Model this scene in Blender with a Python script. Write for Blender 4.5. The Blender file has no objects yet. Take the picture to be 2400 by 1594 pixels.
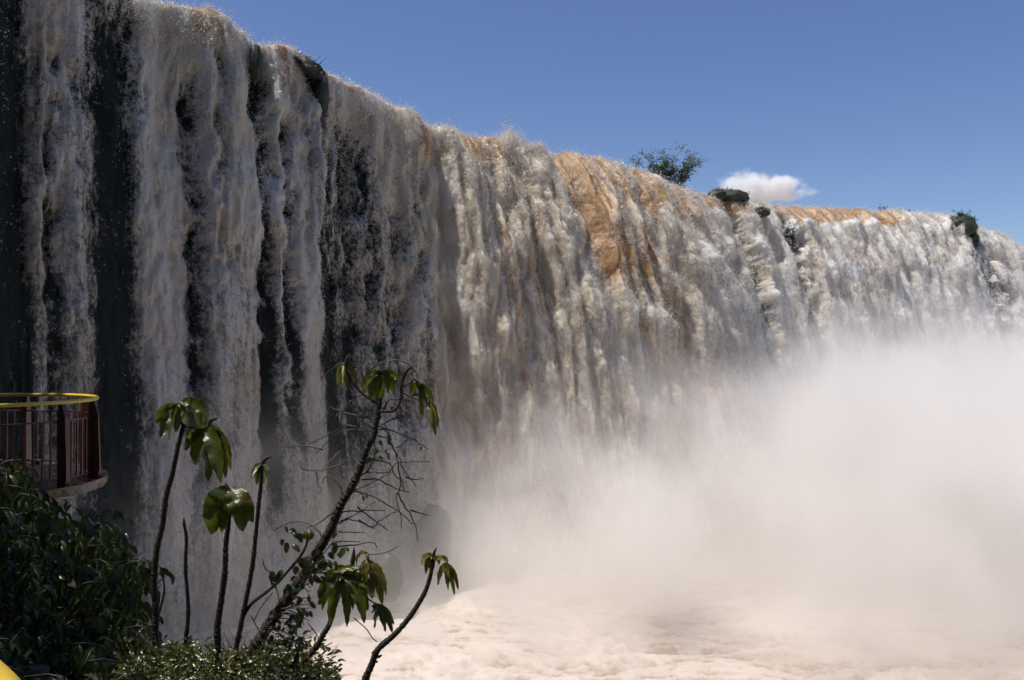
import bpy, math, random
import numpy as np
from mathutils import Vector, Matrix
random.seed(7); rng = np.random.default_rng(7)
scene = bpy.context.scene
col = scene.collection
R = math.radians

# ------------------------------------------------------------------ camera
F = 1946.0                      # focal length in photograph pixels (2400 wide)
EYE = 17.0                      # camera height above the pool
cam_d = bpy.data.cameras.new('camera'); cam = bpy.data.objects.new('camera', cam_d); col.objects.link(cam)
cam_d.sensor_width = 22.2; cam_d.lens = 18.0; cam_d.clip_start = 0.05; cam_d.clip_end = 20000
PITCH = math.atan(28.0 / F)
cam.location = (0, 0, EYE); cam.rotation_euler = (R(90) + PITCH, 0, 0)
scene.camera = cam
def at(px, py, d):
    """world point at horizontal depth d that lies in the direction of photo pixel px, py"""
    rx = (px - 1200) / F; rz = -(py - 797) / F
    c, s = math.cos(PITCH), math.sin(PITCH)
    yy = c - rz * s; zz = s + rz * c
    return Vector((rx / yy * d, d, EYE + zz / yy * d))

# ------------------------------------------------------------------ helpers
def tag(o, label=None, cat=None, group=None, kind=None):
    if label: o['label'] = label
    if cat: o['category'] = cat
    if group: o['group'] = group
    if kind: o['kind'] = kind
    return o
def empty(name, loc=(0, 0, 0), rz=0):
    o = bpy.data.objects.new(name, None); col.objects.link(o); o.location = loc; o.rotation_euler = (0, 0, rz)
    return o
def np_mesh(name, V, Fc, mat, parent=None, attrs=None, smooth=True):
    """V (n,3), Fc (m,k) int arrays"""
    me = bpy.data.meshes.new(name)
    V = np.asarray(V, np.float32); Fc = np.asarray(Fc, np.int32)
    n, m, k = len(V), len(Fc), Fc.shape[1]
    me.vertices.add(n); me.vertices.foreach_set('co', V.ravel())
    me.loops.add(m * k); me.loops.foreach_set('vertex_index', Fc.ravel())
    me.polygons.add(m)
    me.polygons.foreach_set('loop_start', np.arange(0, m * k, k, dtype=np.int32))
    me.polygons.foreach_set('use_smooth', np.full(m, smooth, dtype=bool))
    me.update(calc_edges=True)
    for an, arr in (attrs or {}).items():
        arr = np.asarray(arr, np.float32)
        if arr.ndim == 1:
            a = me.attributes.new(an, 'FLOAT', 'POINT'); a.data.foreach_set('value', arr)
        else:
            a = me.attributes.new(an, 'FLOAT_VECTOR', 'POINT'); a.data.foreach_set('vector', arr.ravel())
    me.materials.append(mat)
    o = bpy.data.objects.new(name, me); col.objects.link(o)
    if parent: o.parent = parent
    return o
class MB:
    """collects tris/quads, all written as quads or tris"""
    def __init__(s): s.v = []; s.f = []; s.g = []
    def add(s, vs, fs, g=0.0):
        b = len(s.v); s.v += [tuple(p) for p in vs]; s.f += [tuple(i + b for i in f) for f in fs]; s.g += [g] * len(vs)
    def build(s, name, mat, parent=None, smooth=True, gname='vary'):
        me = bpy.data.meshes.new(name); me.from_pydata(s.v, [], s.f); me.update()
        me.polygons.foreach_set('use_smooth', [smooth] * len(me.polygons))
        a = me.attributes.new(gname, 'FLOAT', 'POINT'); a.data.foreach_set('value', s.g)
        me.materials.append(mat)
        o = bpy.data.objects.new(name, me); col.objects.link(o)
        if parent: o.parent = parent
        return o
    def tube(s, pts, rad, seg=8, bump=0.0, cap=True):
        pts = [Vector(p) for p in pts]; n = len(pts)
        rad = [rad] * n if isinstance(rad, (int, float)) else rad
        vs = []; fs = []
        t0 = (pts[1] - pts[0]).normalized()
        x = t0.orthogonal().normalized()
        for i, p in enumerate(pts):
            t = (pts[min(i + 1, n - 1)] - pts[max(i - 1, 0)]).normalized()
            x = (x - t * x.dot(t)).normalized(); y = t.cross(x)
            for k in range(seg):
                a = 2 * math.pi * k / seg
                r = rad[i] * (1 + bump * (random.random() - .5))
                vs.append(p + (x * math.cos(a) + y * math.sin(a)) * r)
        for i in range(n - 1):
            for k in range(seg):
                fs.append((i * seg + k, i * seg + (k + 1) % seg, (i + 1) * seg + (k + 1) % seg, (i + 1) * seg + k))
        if cap:
            fs.append(tuple(range(seg))[::-1]); fs.append(tuple((n - 1) * seg + k for k in range(seg)))
        s.add(vs, fs, random.random())
    def box(s, c, d, rz=0.0, g=0.0):
        c = Vector(c); hx, hy, hz = d[0] / 2, d[1] / 2, d[2] / 2
        ca, sa = math.cos(rz), math.sin(rz); vs = []
        for z in (-hz, hz):
            for x, y in ((-hx, -hy), (hx, -hy), (hx, hy), (-hx, hy)):
                vs.append(c + Vector((x * ca - y * sa, x * sa + y * ca, z)))
        s.add(vs, [(3, 2, 1, 0), (4, 5, 6, 7), (0, 1, 5, 4), (1, 2, 6, 5), (2, 3, 7, 6), (3, 0, 4, 7)], g)
def spline(pts, n=8):
    """Catmull-Rom through points (any dimension tuples)"""
    P = [np.array(p, float) for p in pts]
    P = [2 * P[0] - P[1]] + P + [2 * P[-1] - P[-2]]
    out = []
    for i in range(1, len(P) - 2):
        for k in range(n):
            t = k / n
            out.append(.5 * (2 * P[i] + (P[i + 1] - P[i - 1]) * t + (2 * P[i - 1] - 5 * P[i] + 4 * P[i + 1] - P[i + 2]) * t * t + (3 * P[i] - P[i - 1] - 3 * P[i + 1] + P[i + 2]) * t ** 3))
    out.append(P[-2]); return out

# noise ------------------------------------------------------------------
_perm = rng.permutation(65536).astype(np.int64)
_gang = rng.random(65536) * 2 * math.pi
_gx, _gy = np.cos(_gang), np.sin(_gang)
def perlin(x, y, seed=0):
    x = np.asarray(x, np.float64); y = np.asarray(y, np.float64)
    xi = np.floor(x).astype(np.int64); yi = np.floor(y).astype(np.int64)
    xf = x - xi; yf = y - yi
    u = xf * xf * xf * (xf * (xf * 6 - 15) + 10); v = yf * yf * yf * (yf * (yf * 6 - 15) + 10)
    def g(ix, iy, dx, dy):
        h = _perm[(_perm[(ix + seed * 131) & 65535] + iy) & 65535]
        return _gx[h] * dx + _gy[h] * dy
    a = g(xi, yi, xf, yf); b = g(xi + 1, yi, xf - 1, yf); c = g(xi, yi + 1, xf, yf - 1); d = g(xi + 1, yi + 1, xf - 1, yf - 1)
    return (a + (b - a) * u + (c + (d - c) * u - a - (b - a) * u) * v) * 1.5
def fbm(x, y, oct=4, seed=0, gain=.5, kind=''):
    s = 0; a = 1; t = 0
    for o in range(oct):
        n = perlin(x, y, seed + o * 17)
        if kind == 'billow': n = np.sqrt(n * n + .006) * 2 - .65
        if kind == 'ridge': n = 1 - 2 * np.abs(n) * 1.3
        s = s + n * a; t += a; a *= gain; x = x * 2.03 + 7.1; y = y * 2.03 - 3.7
    return s / t
def sstep(a, b, x):
    t = np.clip((x - a) / (b - a), 0, 1); return t * t * (3 - 2 * t)

# ------------------------------------------------------------------ materials
def mat(name):
    m = bpy.data.materials.new(name); m.use_nodes = True
    nt = m.node_tree; nt.nodes.clear()
    return m, nt, nt.nodes, nt.links
class NT:
    def __init__(s, name):
        s.m, s.nt, s.n, s.l = mat(name); s.out = s.n.new('ShaderNodeOutputMaterial')
    def node(s, t, **kw):
        nd = s.n.new(t)
        for k, v in kw.items(): setattr(nd, k, v)
        return nd
    def set(s, sock, v):
        if isinstance(v, bpy.types.NodeSocket): s.l.new(v, sock)
        elif v is not None: sock.default_value = v
    def math(s, op, a, b=None, c=None, clamp=False):
        nd = s.node('ShaderNodeMath', operation=op, use_clamp=clamp)
        for i, v in enumerate((a, b, c)): s.set(nd.inputs[i], v) if v is not None else None
        return nd.outputs[0]
    def attr(s, name, out='Fac'):
        nd = s.node('ShaderNodeAttribute', attribute_name=name); return nd.outputs[out]
    def noise(s, vec, scale, detail=3, rough=.5, dist=0, out='Fac'):
        nd = s.node('ShaderNodeTexNoise'); s.set(nd.inputs['Vector'], vec)
        nd.inputs['Scale'].default_value = scale; nd.inputs['Detail'].default_value = detail
        nd.inputs['Roughness'].default_value = rough; nd.inputs['Distortion'].default_value = dist
        return nd.outputs[out]
    def vmul(s, vec, xyz):
        nd = s.node('ShaderNodeVectorMath', operation='MULTIPLY'); s.set(nd.inputs[0], vec); nd.inputs[1].default_value = xyz
        return nd.outputs[0]
    def ramp(s, fac, stops):
        nd = s.node('ShaderNodeValToRGB'); s.set(nd.inputs[0], fac)
        el = nd.color_ramp.elements
        while len(el) < len(stops): el.new(.5)
        for e, (p, c) in zip(el, stops):
            e.position = p; e.color = (c, c, c, 1) if isinstance(c, (int, float)) else (*c, 1)
        return nd.outputs[0]
    def mix(s, fac, a, b):
        nd = s.node('ShaderNodeMix', data_type='RGBA'); s.set(nd.inputs[0], fac)
        for i, v in ((6, a), (7, b)):
            s.set(nd.inputs[i], (*v, 1) if isinstance(v, tuple) else v)
        return nd.outputs[2]
    def maprange(s, v, a, b, c=0., d=1., smooth=True):
        nd = s.node('ShaderNodeMapRange'); nd.interpolation_type = 'SMOOTHSTEP' if smooth else 'LINEAR'
        s.set(nd.inputs[0], v)
        for i, q in ((1, a), (2, b), (3, c), (4, d)): s.set(nd.inputs[i], q)
        return nd.outputs[0]
    def bsdf(s, color, rough=.6, spec=.5, bump=None, bstr=.3, bdist=.05, metal=0., **kw):
        p = s.node('ShaderNodeBsdfPrincipled')
        s.set(p.inputs['Base Color'], (*color, 1) if isinstance(color, tuple) else color)
        s.set(p.inputs['Roughness'], rough); s.set(p.inputs['Specular IOR Level'], spec); p.inputs['Metallic'].default_value = metal
        for k, v in kw.items(): s.set(p.inputs[k], v)
        if bump is not None:
            b = s.node('ShaderNodeBump'); b.inputs['Strength'].default_value = bstr; b.inputs['Distance'].default_value = bdist
            s.set(b.inputs['Height'], bump); s.l.new(b.outputs[0], p.inputs['Normal'])
        return p.outputs[0]
    def mixsh(s, fac, a, b):
        nd = s.node('ShaderNodeMixShader'); s.set(nd.inputs[0], fac); s.l.new(a, nd.inputs[1]); s.l.new(b, nd.inputs[2]); return nd.outputs[0]
    def done(s, sh): s.l.new(sh, s.out.inputs['Surface']); return s.m

def mat_falls():
    t = NT('falling_water')
    flow = t.attr('flow', 'Vector')
    foam = t.attr('foam'); rock = t.attr('rock'); tint = t.attr('tint'); soft = t.attr('soft')
    n1 = t.noise(t.vmul(flow, (1, .42, .5)), 1.7, 8, .72, .5)
    n2 = t.noise(t.vmul(flow, (1, .4, 1)), .55, 4, .6, .3)
    lace = t.noise(t.vmul(flow, (1, .55, .3)), 5.2, 9, .80, .6)
    fib = t.noise(t.vmul(flow, (1, .16, .3)), 2.6, 8, .7, .3)
    lace = t.math('ADD', t.math('MULTIPLY', lace, .7), t.math('MULTIPLY', fib, .3))
    # foam cover: attribute pushed about by fine noise
    f = t.math('ADD', foam, t.math('MULTIPLY', t.math('SUBTRACT', n1, .5), 2.2))
    f = t.maprange(f, .0, 1.0)
    white = t.mix(n2, (.70, .68, .655), (.92, .90, .87))
    tan = t.mix(n2, (.62, .50, .36), (.86, .77, .63))
    fo = t.mix(tint, white, tan)
    brown = t.mix(n2, (.34, .185, .065), (.60, .38, .18))
    c = t.mix(f, brown, fo)
    # rock showing between threads of water, left-hand shade painted in with it
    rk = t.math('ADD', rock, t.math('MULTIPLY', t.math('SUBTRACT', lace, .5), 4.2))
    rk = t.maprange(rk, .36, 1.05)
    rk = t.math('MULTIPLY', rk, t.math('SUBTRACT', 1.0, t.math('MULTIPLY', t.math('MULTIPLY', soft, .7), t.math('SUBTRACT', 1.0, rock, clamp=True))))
    rk = t.math('ADD', rk, t.math('MULTIPLY', t.math('SUBTRACT', 1.0, rk), t.attr('thin')))  # darkens the left water evenly: gorge shade put into the colour
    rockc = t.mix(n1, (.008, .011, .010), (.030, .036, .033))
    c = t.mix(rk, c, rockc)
    rough = t.maprange(f, 0., 1., .16, .55)
    rough = t.math('MAXIMUM', rough, t.math('MULTIPLY', rk, .85))
    b = t.bsdf(c, rough, t.math('SUBTRACT', .6, t.math('MULTIPLY', rk, .45)), bump=t.math('ADD', n1, t.math('MULTIPLY', lace, .7)), bstr=.7, bdist=.16,
               **{'Subsurface Weight': t.math('MULTIPLY', t.math('SUBTRACT', 1.0, rk), .85), 'Subsurface Scale': .9, 'Subsurface Radius': (1., .85, .7)})
    tr = t.node('ShaderNodeBsdfTranslucent'); t.set(tr.inputs[0], c)
    k = t.math('MULTIPLY', t.math('SUBTRACT', 1.0, rk), .22)
    return t.done(t.mixsh(k, b, tr.outputs[0]))
def mat_veil(seed, dens):
    t = NT('spray_veil')
    flow = t.attr('flow', 'Vector'); cov = t.attr('cover')
    v = t.node('ShaderNodeVectorMath', operation='ADD'); t.set(v.inputs[0], flow); v.inputs[1].default_value = (seed * 13.7, seed * 5.1, seed)
    n1 = t.noise(t.vmul(v.outputs[0], (1, .30, 1)), 1.5, 9, .74, .5)
    a = t.math('ADD', t.math('MULTIPLY', t.math('SUBTRACT', n1, .5), 3.2), cov)
    a = t.math('MULTIPLY', t.maprange(a, .1, 1.3), dens)
    d = t.node('ShaderNodeBsdfDiffuse'); t.set(d.inputs[0], (.66, .65, .64, 1))
    tr = t.node('ShaderNodeBsdfTranslucent'); t.set(tr.inputs[0], (.66, .65, .64, 1))
    m = t.mixsh(.5, d.outputs[0], tr.outputs[0])
    tp = t.node('ShaderNodeBsdfTransparent')
    return t.done(t.mixsh(a, tp.outputs[0], m))
def mat_pool():
    t = NT('foaming_water')
    foam = t.attr('foam'); pos = t.node('ShaderNodeNewGeometry').outputs['Position']
    n1 = t.noise(pos, 1.6, 7, .65, 1.0); n2 = t.noise(pos, .22, 4, .6, .5)
    f = t.maprange(t.math('ADD', foam, t.math('MULTIPLY', t.math('SUBTRACT', n1, .5), 1.6)), .15, .85)
    c = t.mix(f, (.40, .30, .225), t.mix(n2, (.53, .445, .38), (.66, .585, .53)))
    return t.done(t.bsdf(c, t.maprange(f, 0., 1., .25, .6), .4, bump=n1, bstr=.6, bdist=.15))
def mat_rock(name='wet_rock', a=(.012, .013, .013), b=(.06, .058, .05), moss=.0, rough=.45):
    t = NT(name); pos = t.node('ShaderNodeNewGeometry').outputs['Position']
    n = t.noise(pos, 1.1, 8, .65); n2 = t.noise(pos, .6, 3)
    c = t.mix(n, a, b)
    if moss: c = t.mix(t.maprange(n2, .6 - moss * .3, .75 - moss * .3), c, (.03, .055, .012))
    return t.done(t.bsdf(c, rough, .5, bump=n, bstr=.8, bdist=.2))
def mat_leaf(name, c1, c2, c3, rough=.35, trans=.3, veins=False):
    t = NT(name); v = t.attr('vary'); pos = t.node('ShaderNodeNewGeometry').outputs['Position']
    n = t.noise(pos, 14., 5, .6)
    c = t.mix(v, c1, c2)
    c = t.mix(t.maprange(n, .56, .72), c, c3)
    b = t.bsdf(c, rough, .6, bump=t.noise(pos, 60., 3), bstr=.35, bdist=.01)
    tr = t.node('ShaderNodeBsdfTranslucent'); t.set(tr.inputs[0], t.mix(.5, c, (.16, .20, .02)))
    return t.done(t.mixsh(trans, b, tr.outputs[0]))
def mat_plain(name, a, b, rough=.5, scale=8., spec=.5, bstr=.3, bdist=.01):
    t = NT(name); pos = t.node('ShaderNodeNewGeometry').outputs['Position']
    n = t.noise(pos, scale, 6, .65)
    return t.done(t.bsdf(t.mix(t.maprange(n, .3, .7), a, b), rough, spec, bump=n, bstr=bstr, bdist=bdist))

# ------------------------------------------------------------------ the falls
crest = [(-600, -330), (-200, -200), (0, -120), (200, -50), (330, -5), (407, 2), (498, 30), (569, 80), (610, 97), (671, 107), (712, 122), (762, 163), (803, 178), (874, 219), (935, 249),
         (1017, 300), (1118, 325), (1180, 330), (1240, 351), (1261, 361), (1372, 371), (1443, 391), (1525, 420), (1586, 452), (1647, 459), (1728, 462),
         (1759, 473), (1830, 486), (1931, 490), (2033, 495), (2135, 500), (2216, 507), (2297, 539), (2368, 579), (2400, 600), (2560, 672), (2800, 720)]
depth = [(-600, 32), (-200, 39), (0, 44), (345, 50), (600, 55), (790, 60), (1000, 66), (1240, 74), (1400, 78), (1540, 84), (1640, 97), (1750, 106), (2000, 116), (2250, 124), (2400, 134), (2560, 150), (2800, 185)]
NU = 1700
pxs = np.linspace(-420, 2700, NU)
def smooth_interp(knots, xs, w):
    k = np.array(knots, float)
    fine = np.arange(-900, 3100, 4.)
    y = np.interp(fine, k[:, 0], k[:, 1])
    n = int(w / 4); ker = np.hanning(2 * n + 3); ker /= ker.sum()
    yp = np.pad(y, n + 1, mode='edge'); y = np.convolve(yp, ker, mode='valid')
    return np.interp(xs, fine, y)
D = smooth_interp(depth, pxs, 60)
CY = smooth_interp(crest, pxs, 14)
P = np.array([at(px, cy, d) for px, cy, d in zip(pxs, CY, D)])        # crest line in the world
tan_ = np.gradient(P[:, :2], axis=0)
ker = np.hanning(121); ker /= ker.sum()
tan_ = np.stack([np.convolve(np.pad(tan_[:, i], 60, mode='edge'), ker, mode='valid') for i in (0, 1)], 1)
tl = np.linalg.norm(tan_, axis=1); tan_ /= tl[:, None]
nrm = np.stack([tan_[:, 1], -tan_[:, 0]], 1)
nrm[nrm[:, 1] > 0] *= 1
U = np.concatenate([[0], np.cumsum(np.linalg.norm(np.diff(P[:, :2], axis=0), axis=1))])
def Ru(px): return np.interp(px, [0, 700, 1000, 1250, 1500, 1600, 2000, 2400], [2.6, 2.8, 5.0, 12.5, 13.0, 11.0, 13.0, 13.0])
def base_surface(rows_back, rows_fall, cols=slice(None), off=0., zmin=-1.0):
    back = -12 * (1 - np.linspace(0, 1, rows_back, endpoint=False)) ** 1.5
    w = np.linspace(0, 1, rows_fall) ** 1.35
    p = P[cols]; n = nrm[cols]; px = pxs[cols]; rr = Ru(px)
    nv = rows_back + rows_fall; nu = len(px)
    r = np.zeros((nv, nu)); drop = np.zeros((nv, nu))
    r[:rows_back] = back[:, None]; drop[:rows_back] = back[:, None] * -.03 * -1 * -1
    H = p[:, 2] - zmin
    drop[rows_back:] = w[:, None] * H[None]
    r[rows_back:] = rr[None] * np.sqrt(drop[rows_back:] / 38.)
    r = r + off
    X = p[None, :, 0] + n[None, :, 0] * r; Y = p[None, :, 1] + n[None, :, 1] * r; Z = p[None, :, 2] - drop
    return X, Y, Z, r - off, drop
def grid_faces(nv, nu):
    i = np.arange(nv - 1)[:, None] * nu + np.arange(nu - 1)[None]
    return np.stack([i, i + nu, i + nu + 1, i + 1], -1).reshape(-1, 4)
# dark gaps where the rock shows: (px at crest, half width px, strength, drop from, drop to)
gaps = [(-4, 60, 1.5, -2, 44), (258, 46, 1.15, -1, 38), (300, 26, .8, -1, 7), (120, 18, .35, 4, 30), (452, 20, .55, 4, 34), (505, 14, .35, 2, 20), (604, 13, 1.3, -1, 7), (608, 16, .8, 6, 32),
        (655, 12, .45, 5, 30), (741, 22, 1.5, -1, 5.5), (748, 22, .85, 5, 34), (800, 36, .60, 3, 32), (850, 20, .45, 4, 26), (905, 26, .45, 8, 28), (955, 24, .42, 3, 24), (700, 16, .4, 2, 14),
        (1672, 14, .75, .5, 24), (1800, 15, .95, .3, 25), (1640, 10, .5, 1, 14), (2228, 24, .95, .5, 22), (2262, 15, .8, 0, 14), (2205, 16, .6, 1, 18), (1740, 10, .4, 4, 22)]
def fields(px, u, drop):
    """maps over the falls: rock showing (left-hand shade painted in), brown water, turbulence"""
    rock = np.zeros_like(drop)
    wob = 16 * fbm(drop * .09, px * .006, 3, 5) + 26 * fbm(drop * .35, u * .5, 4, 6)
    brk = .45 * fbm(drop * .12, px * .02, 3, 7) + .5 * fbm(drop * .5, u * .9, 3, 9)
    for c, hw, s, a, b in gaps:
        g = np.exp(-((px + wob - c) / hw) ** 2 * .8)
        g = g * sstep(a - 1, a + 1, drop) * (1 - sstep(b - 6, b + 4, drop))
        rock = np.maximum(rock, g * (s + brk * (.45 + .55 * g)))
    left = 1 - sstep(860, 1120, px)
    rock = rock + left * (.26 * sstep(1, 7, drop) + .26 * sstep(8, 28, drop) + .12 * (px < 1000) * sstep(330, 150, px)) + left * .42 * fbm(u * .42, drop * .06, 4, 3) + left * .16 * fbm(u * 1.2, drop * .8, 3, 4)  # extra rock on the left, heavier downward, paints in the gorge shade
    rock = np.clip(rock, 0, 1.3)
    # brown glassy tongues
    def blob(x0, x1, d0, d1, sl=0.):
        c = (x0 + x1) / 2 + sl * drop; h = (x1 - x0) / 2
        return sstep(-1.25, -.7, -np.abs((px - c) / h)) * sstep(d0 - .8, d0, drop) * (1 - sstep(d1 * .6, d1, drop))
    br = np.zeros_like(drop)
    for a in ((440, 530, -9, 2.2, 0, .55), (1060, 1170, -9, 3.2, 0, .8), (1258, 1328, -9, 15, 3.2, 1.), (1290, 1420, -9, 36, 3.2, .55), (1340, 1560, -9, 6.5, 2, .75), (1586, 1700, -9, 2.8, 0, .9), (1800, 2080, -9, 2.8, 0, 1.), (640, 670, -1, 5, 0, .5), (960, 1000, -9, 4, 0, .7), (1130, 1160, 4, 30, 1, .55), (1080, 1100, 8, 34, 1, .5)):
        br = np.maximum(br, a[5] * blob(*a[:4], sl=a[4]))
    br = np.clip(br + .9 * br * fbm(u * 1.1, drop * .35, 4, 33), 0, 1.1)
    tint = np.clip(.35 - .2 * (1 - sstep(800, 1000, px)) + .55 * np.exp(-((px - 1250) / 330.) ** 2) + .3 * perlin(u * .25, drop * .03, 11) - .25 * sstep(1700, 1900, px), 0, 1)
    tint = np.clip(tint + .25 * fbm(u * .7, drop * .3, 3, 21), 0, 1)
    turb = np.interp(px, [0, 300, 900, 1050, 1200, 1600, 1680, 1760, 1860, 2400], [.30, .32, .38, .8, 1.05, 1.0, .38, .38, .65, .6])
    return rock, br, tint, turb
mfalls = mat_falls()
def make_falls():
    RB, RF = 46, 780
    X, Y, Z, r, drop = base_surface(RB, RF)
    nv, nu = X.shape
    px = np.broadcast_to(pxs[None], X.shape); u = np.broadcast_to(U[None], X.shape)
    rock, br, tint, turb = fields(px, u, drop)
    G = np.stack([X, Y, Z], -1)
    du = np.gradient(G, axis=1); dv = np.gradient(G, axis=0)
    N = np.cross(dv, du); N /= np.linalg.norm(N, axis=-1, keepdims=True) + 1e-9
    if N[nv // 2, nu // 2, 1] > 0: N = -N
    s = np.where(drop > 0, drop, r)                      # path length-ish coordinate
    s = np.where(r < 0, r, drop + r * .6)
    wu = u + .5 * fbm(u * .3, s * .12, 3, 40); ws = s + 1.4 * fbm(u * .35, s * .15, 3, 50)
    # lobed columns, billows and threads
    lf = 1 - sstep(820, 1100, px)
    colm = perlin(wu * .30, ws * .018, 1) * (1.3 + .7 * lf) + perlin(wu * .8, ws * .04, 2) * (.8 - .35 * lf) + perlin(wu * 2.1, ws * .09, 8) * (.32 - .17 * lf)
    bil = fbm(wu * .44, ws * .125, 5, 60, .43, 'billow')
    bil2 = fbm(wu * 1.5 + 3, ws * .36, 4, 70, .55, 'billow')
    fine = fbm(wu * 5, ws * 2.2, 3, 80, .6)
    grow = sstep(-2, 5, s)
    amp_b = turb * (.3 + .95 * grow)
    calm = 1 - .72 * br
    disp = colm * (.25 + .8 * grow) * np.where(turb < .7, .8, 1.) + (bil * 1.25 * amp_b + bil2 * .26 * turb * (.5 + .5 * grow)) * calm + fine * .07 * turb
    disp = disp - np.clip(rock, 0, 1) * 1.5 * sstep(-1, 3, drop)
    disp *= np.where(r < -6, 0.5, 1) * (1 - .5 * sstep(12, 34, drop))
    # ragged splashes thrown up along the lip
    lip = np.exp(-((s - .3) / 1.2) ** 2)
    spl = sstep(.15, .8, fbm(u * .9, s * .5, 4, 90)) * 1.0
    disp += lip * spl * .7 * turb
    # one tall burst of spray on the lip near the middle
    disp += .3 * np.exp(-((px - 1196) / 26) ** 2) * np.exp(-((s - .6) / 1.6) ** 2) * (1 + .8 * fbm(u * 2, s * 2, 3, 91))
    G = G + N * disp[..., None]
    foam = np.clip(1.0 - br * 1.15 + .7 * bil + .35 * fine, -.3, 1.4) + .12 * grow
    foam = foam + .35 * sstep(.2, .8, spl) * lip
    flow = np.stack([u, s, disp * .6], -1)
    soft = sstep(4, 26, drop)
    tint = np.clip(tint - .75 * (bil - .1) - .3 * bil2 + .12 * br, 0, 1)
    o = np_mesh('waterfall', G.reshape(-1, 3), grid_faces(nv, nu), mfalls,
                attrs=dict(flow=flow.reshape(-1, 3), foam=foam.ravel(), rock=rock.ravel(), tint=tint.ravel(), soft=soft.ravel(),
                           thin=(.46 * (1 - sstep(820, 1080, px)) * (.8 + .5 * perlin(u * .35, s * .03, 15)) * (1 - .5 * np.exp(-((s - .2) / 1.6) ** 2))).ravel()))  # left water sheet over rock, darkened further with painted-in shade
    return o, G, N, drop, r, rock, br, turb
falls, G, N, drop, rr_, rock_, br_, turb_ = make_falls()
tag(falls, 'huge curtain of muddy white and tan water pouring over a curved cliff', 'waterfall', kind='structure')
def veil(k, off, dens, seed, cut):
    cols = slice(0, NU, 5)
    X, Y, Z, r, dr = base_surface(6, 150, cols, off)
    px = np.broadcast_to(pxs[cols][None], X.shape); u = np.broadcast_to(U[cols][None], X.shape)
    rock, br, tint, turb = fields(px, u, dr)
    s = np.where(r < 0, r, dr + r * .6)
    dd = off * .5 * fbm(u * .25, s * .05, 4, 120 + seed) + .9 * fbm(u * .6, s * .25, 4, 130 + seed)
    n = nrm[cols]
    X = X + n[None, :, 0] * dd; Y = Y + n[None, :, 1] * dd
    Z = Z - .6 * sstep(-3, 1, -s)
    cov = -.75 * np.clip(rock, 0, 1.2) + .55 * sstep(cut, cut + 14, dr) - .35 * (1 - sstep(0, cut + 2, dr)) * (turb < .6) - .5 * br
    cov = cov - .75 * (1 - sstep(850, 1080, px))
    edge = sstep(1, 4, dr)
    cov = np.where(edge > 0, cov, -3) - 1.5 * (1 - edge)
    o = np_mesh('spray_veil', np.stack([X, Y, Z], -1).reshape(-1, 3), grid_faces(*X.shape), mat_veil(seed, dens), falls,
                attrs=dict(flow=np.stack([u, s, s * 0], -1).reshape(-1, 3), cover=cov.ravel()))
    return o
veil(0, .9, .75, 1, 3)
veil(1, 1.9, .65, 2, 9)

# droplets thrown off the lip: one mass of specks
def droplets():
    nv, nu = drop.shape
    s = np.where(rr_ < 0, rr_, drop + rr_ * .6)
    lipw = np.exp(-np.clip(s - .5, 0, 99) / 2.5) * (s > -2.5) * (.25 + turb_ * .7) * 1.0
    face = (s > 0) * (1 - sstep(14, 32, s)) * np.interp(turb_, [.3, .5, 1.2], [.05, .35, 1.0])
    pw = (lipw + .8 * face) * (1 - .9 * np.clip(br_, 0, 1)) * (1 - .9 * np.clip(rock_, 0, 1))
    pxg = np.broadcast_to(pxs[None], s.shape)
    pw = pw * (.12 + sstep(-.15, .5, fbm(np.broadcast_to(U[None] * .8, s.shape), s * .3, 4, 200)))
    pw = pw * (1 + 1.6 * np.exp(-((pxg - 1196) / 18.) ** 2) * (np.abs(s) < 1.5))
    jac = np.linalg.norm(np.gradient(G, axis=0), axis=-1) * np.linalg.norm(np.gradient(G, axis=1), axis=-1) / (G[..., 1] / 60) ** 1.2
    pw = (pw * jac).ravel(); pw /= pw.sum()
    n = 420000
    idx = rng.choice(nv * nu, n, p=pw)
    p = G.reshape(-1, 3)[idx]; nn = N.reshape(-1, 3)[idx]
    h = rng.exponential(.11, n)
    burst = np.exp(-((pxg.ravel()[idx] - 1196) / 20.) ** 2) * (np.abs(s.ravel()[idx]) < 1.5)
    p = p + nn * h[:, None] + rng.normal(0, .07, (n, 3)) + np.array([0, 0, 1]) * (h * .5 + burst * rng.exponential(.38, n))[:, None]
    rad = rng.uniform(.016, .056, n) * np.clip(np.linalg.norm(p, axis=1) / 80, .55, 1.5) * np.exp(-h * .8)
    tet = np.array([[1, 0, 0], [-.5, .87, 0], [-.5, -.87, 0], [0, 0, 1.3], [0, 0, -1.3]])
    rot = rng.normal(0, 1, (n, 3, 3)); q, _ = np.linalg.qr(rot)
    V = (tet[None] @ q) * rad[:, None, None] + p[:, None]
    f = np.array([[0, 1, 3], [1, 2, 3], [2, 0, 3], [1, 0, 4], [2, 1, 4], [0, 2, 4]])
    Fc = (f[None] + (np.arange(n) * 5)[:, None, None]).reshape(-1, 3)
    m = NT('water_droplets')
    o = np_mesh('spray', V.reshape(-1, 3), Fc, m.done(m.mixsh(.35, m.bsdf((.86, .81, .74), .3, .7), (lambda q: (m.set(q.inputs[0], (.84, .80, .74, 1)), q.outputs[0])[1])(m.node('ShaderNodeBsdfTranslucent')))), smooth=False)
    return tag(o, 'fine droplets of spray thrown up along the lip of the falls', 'spray', kind='stuff')
droplets()

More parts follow.
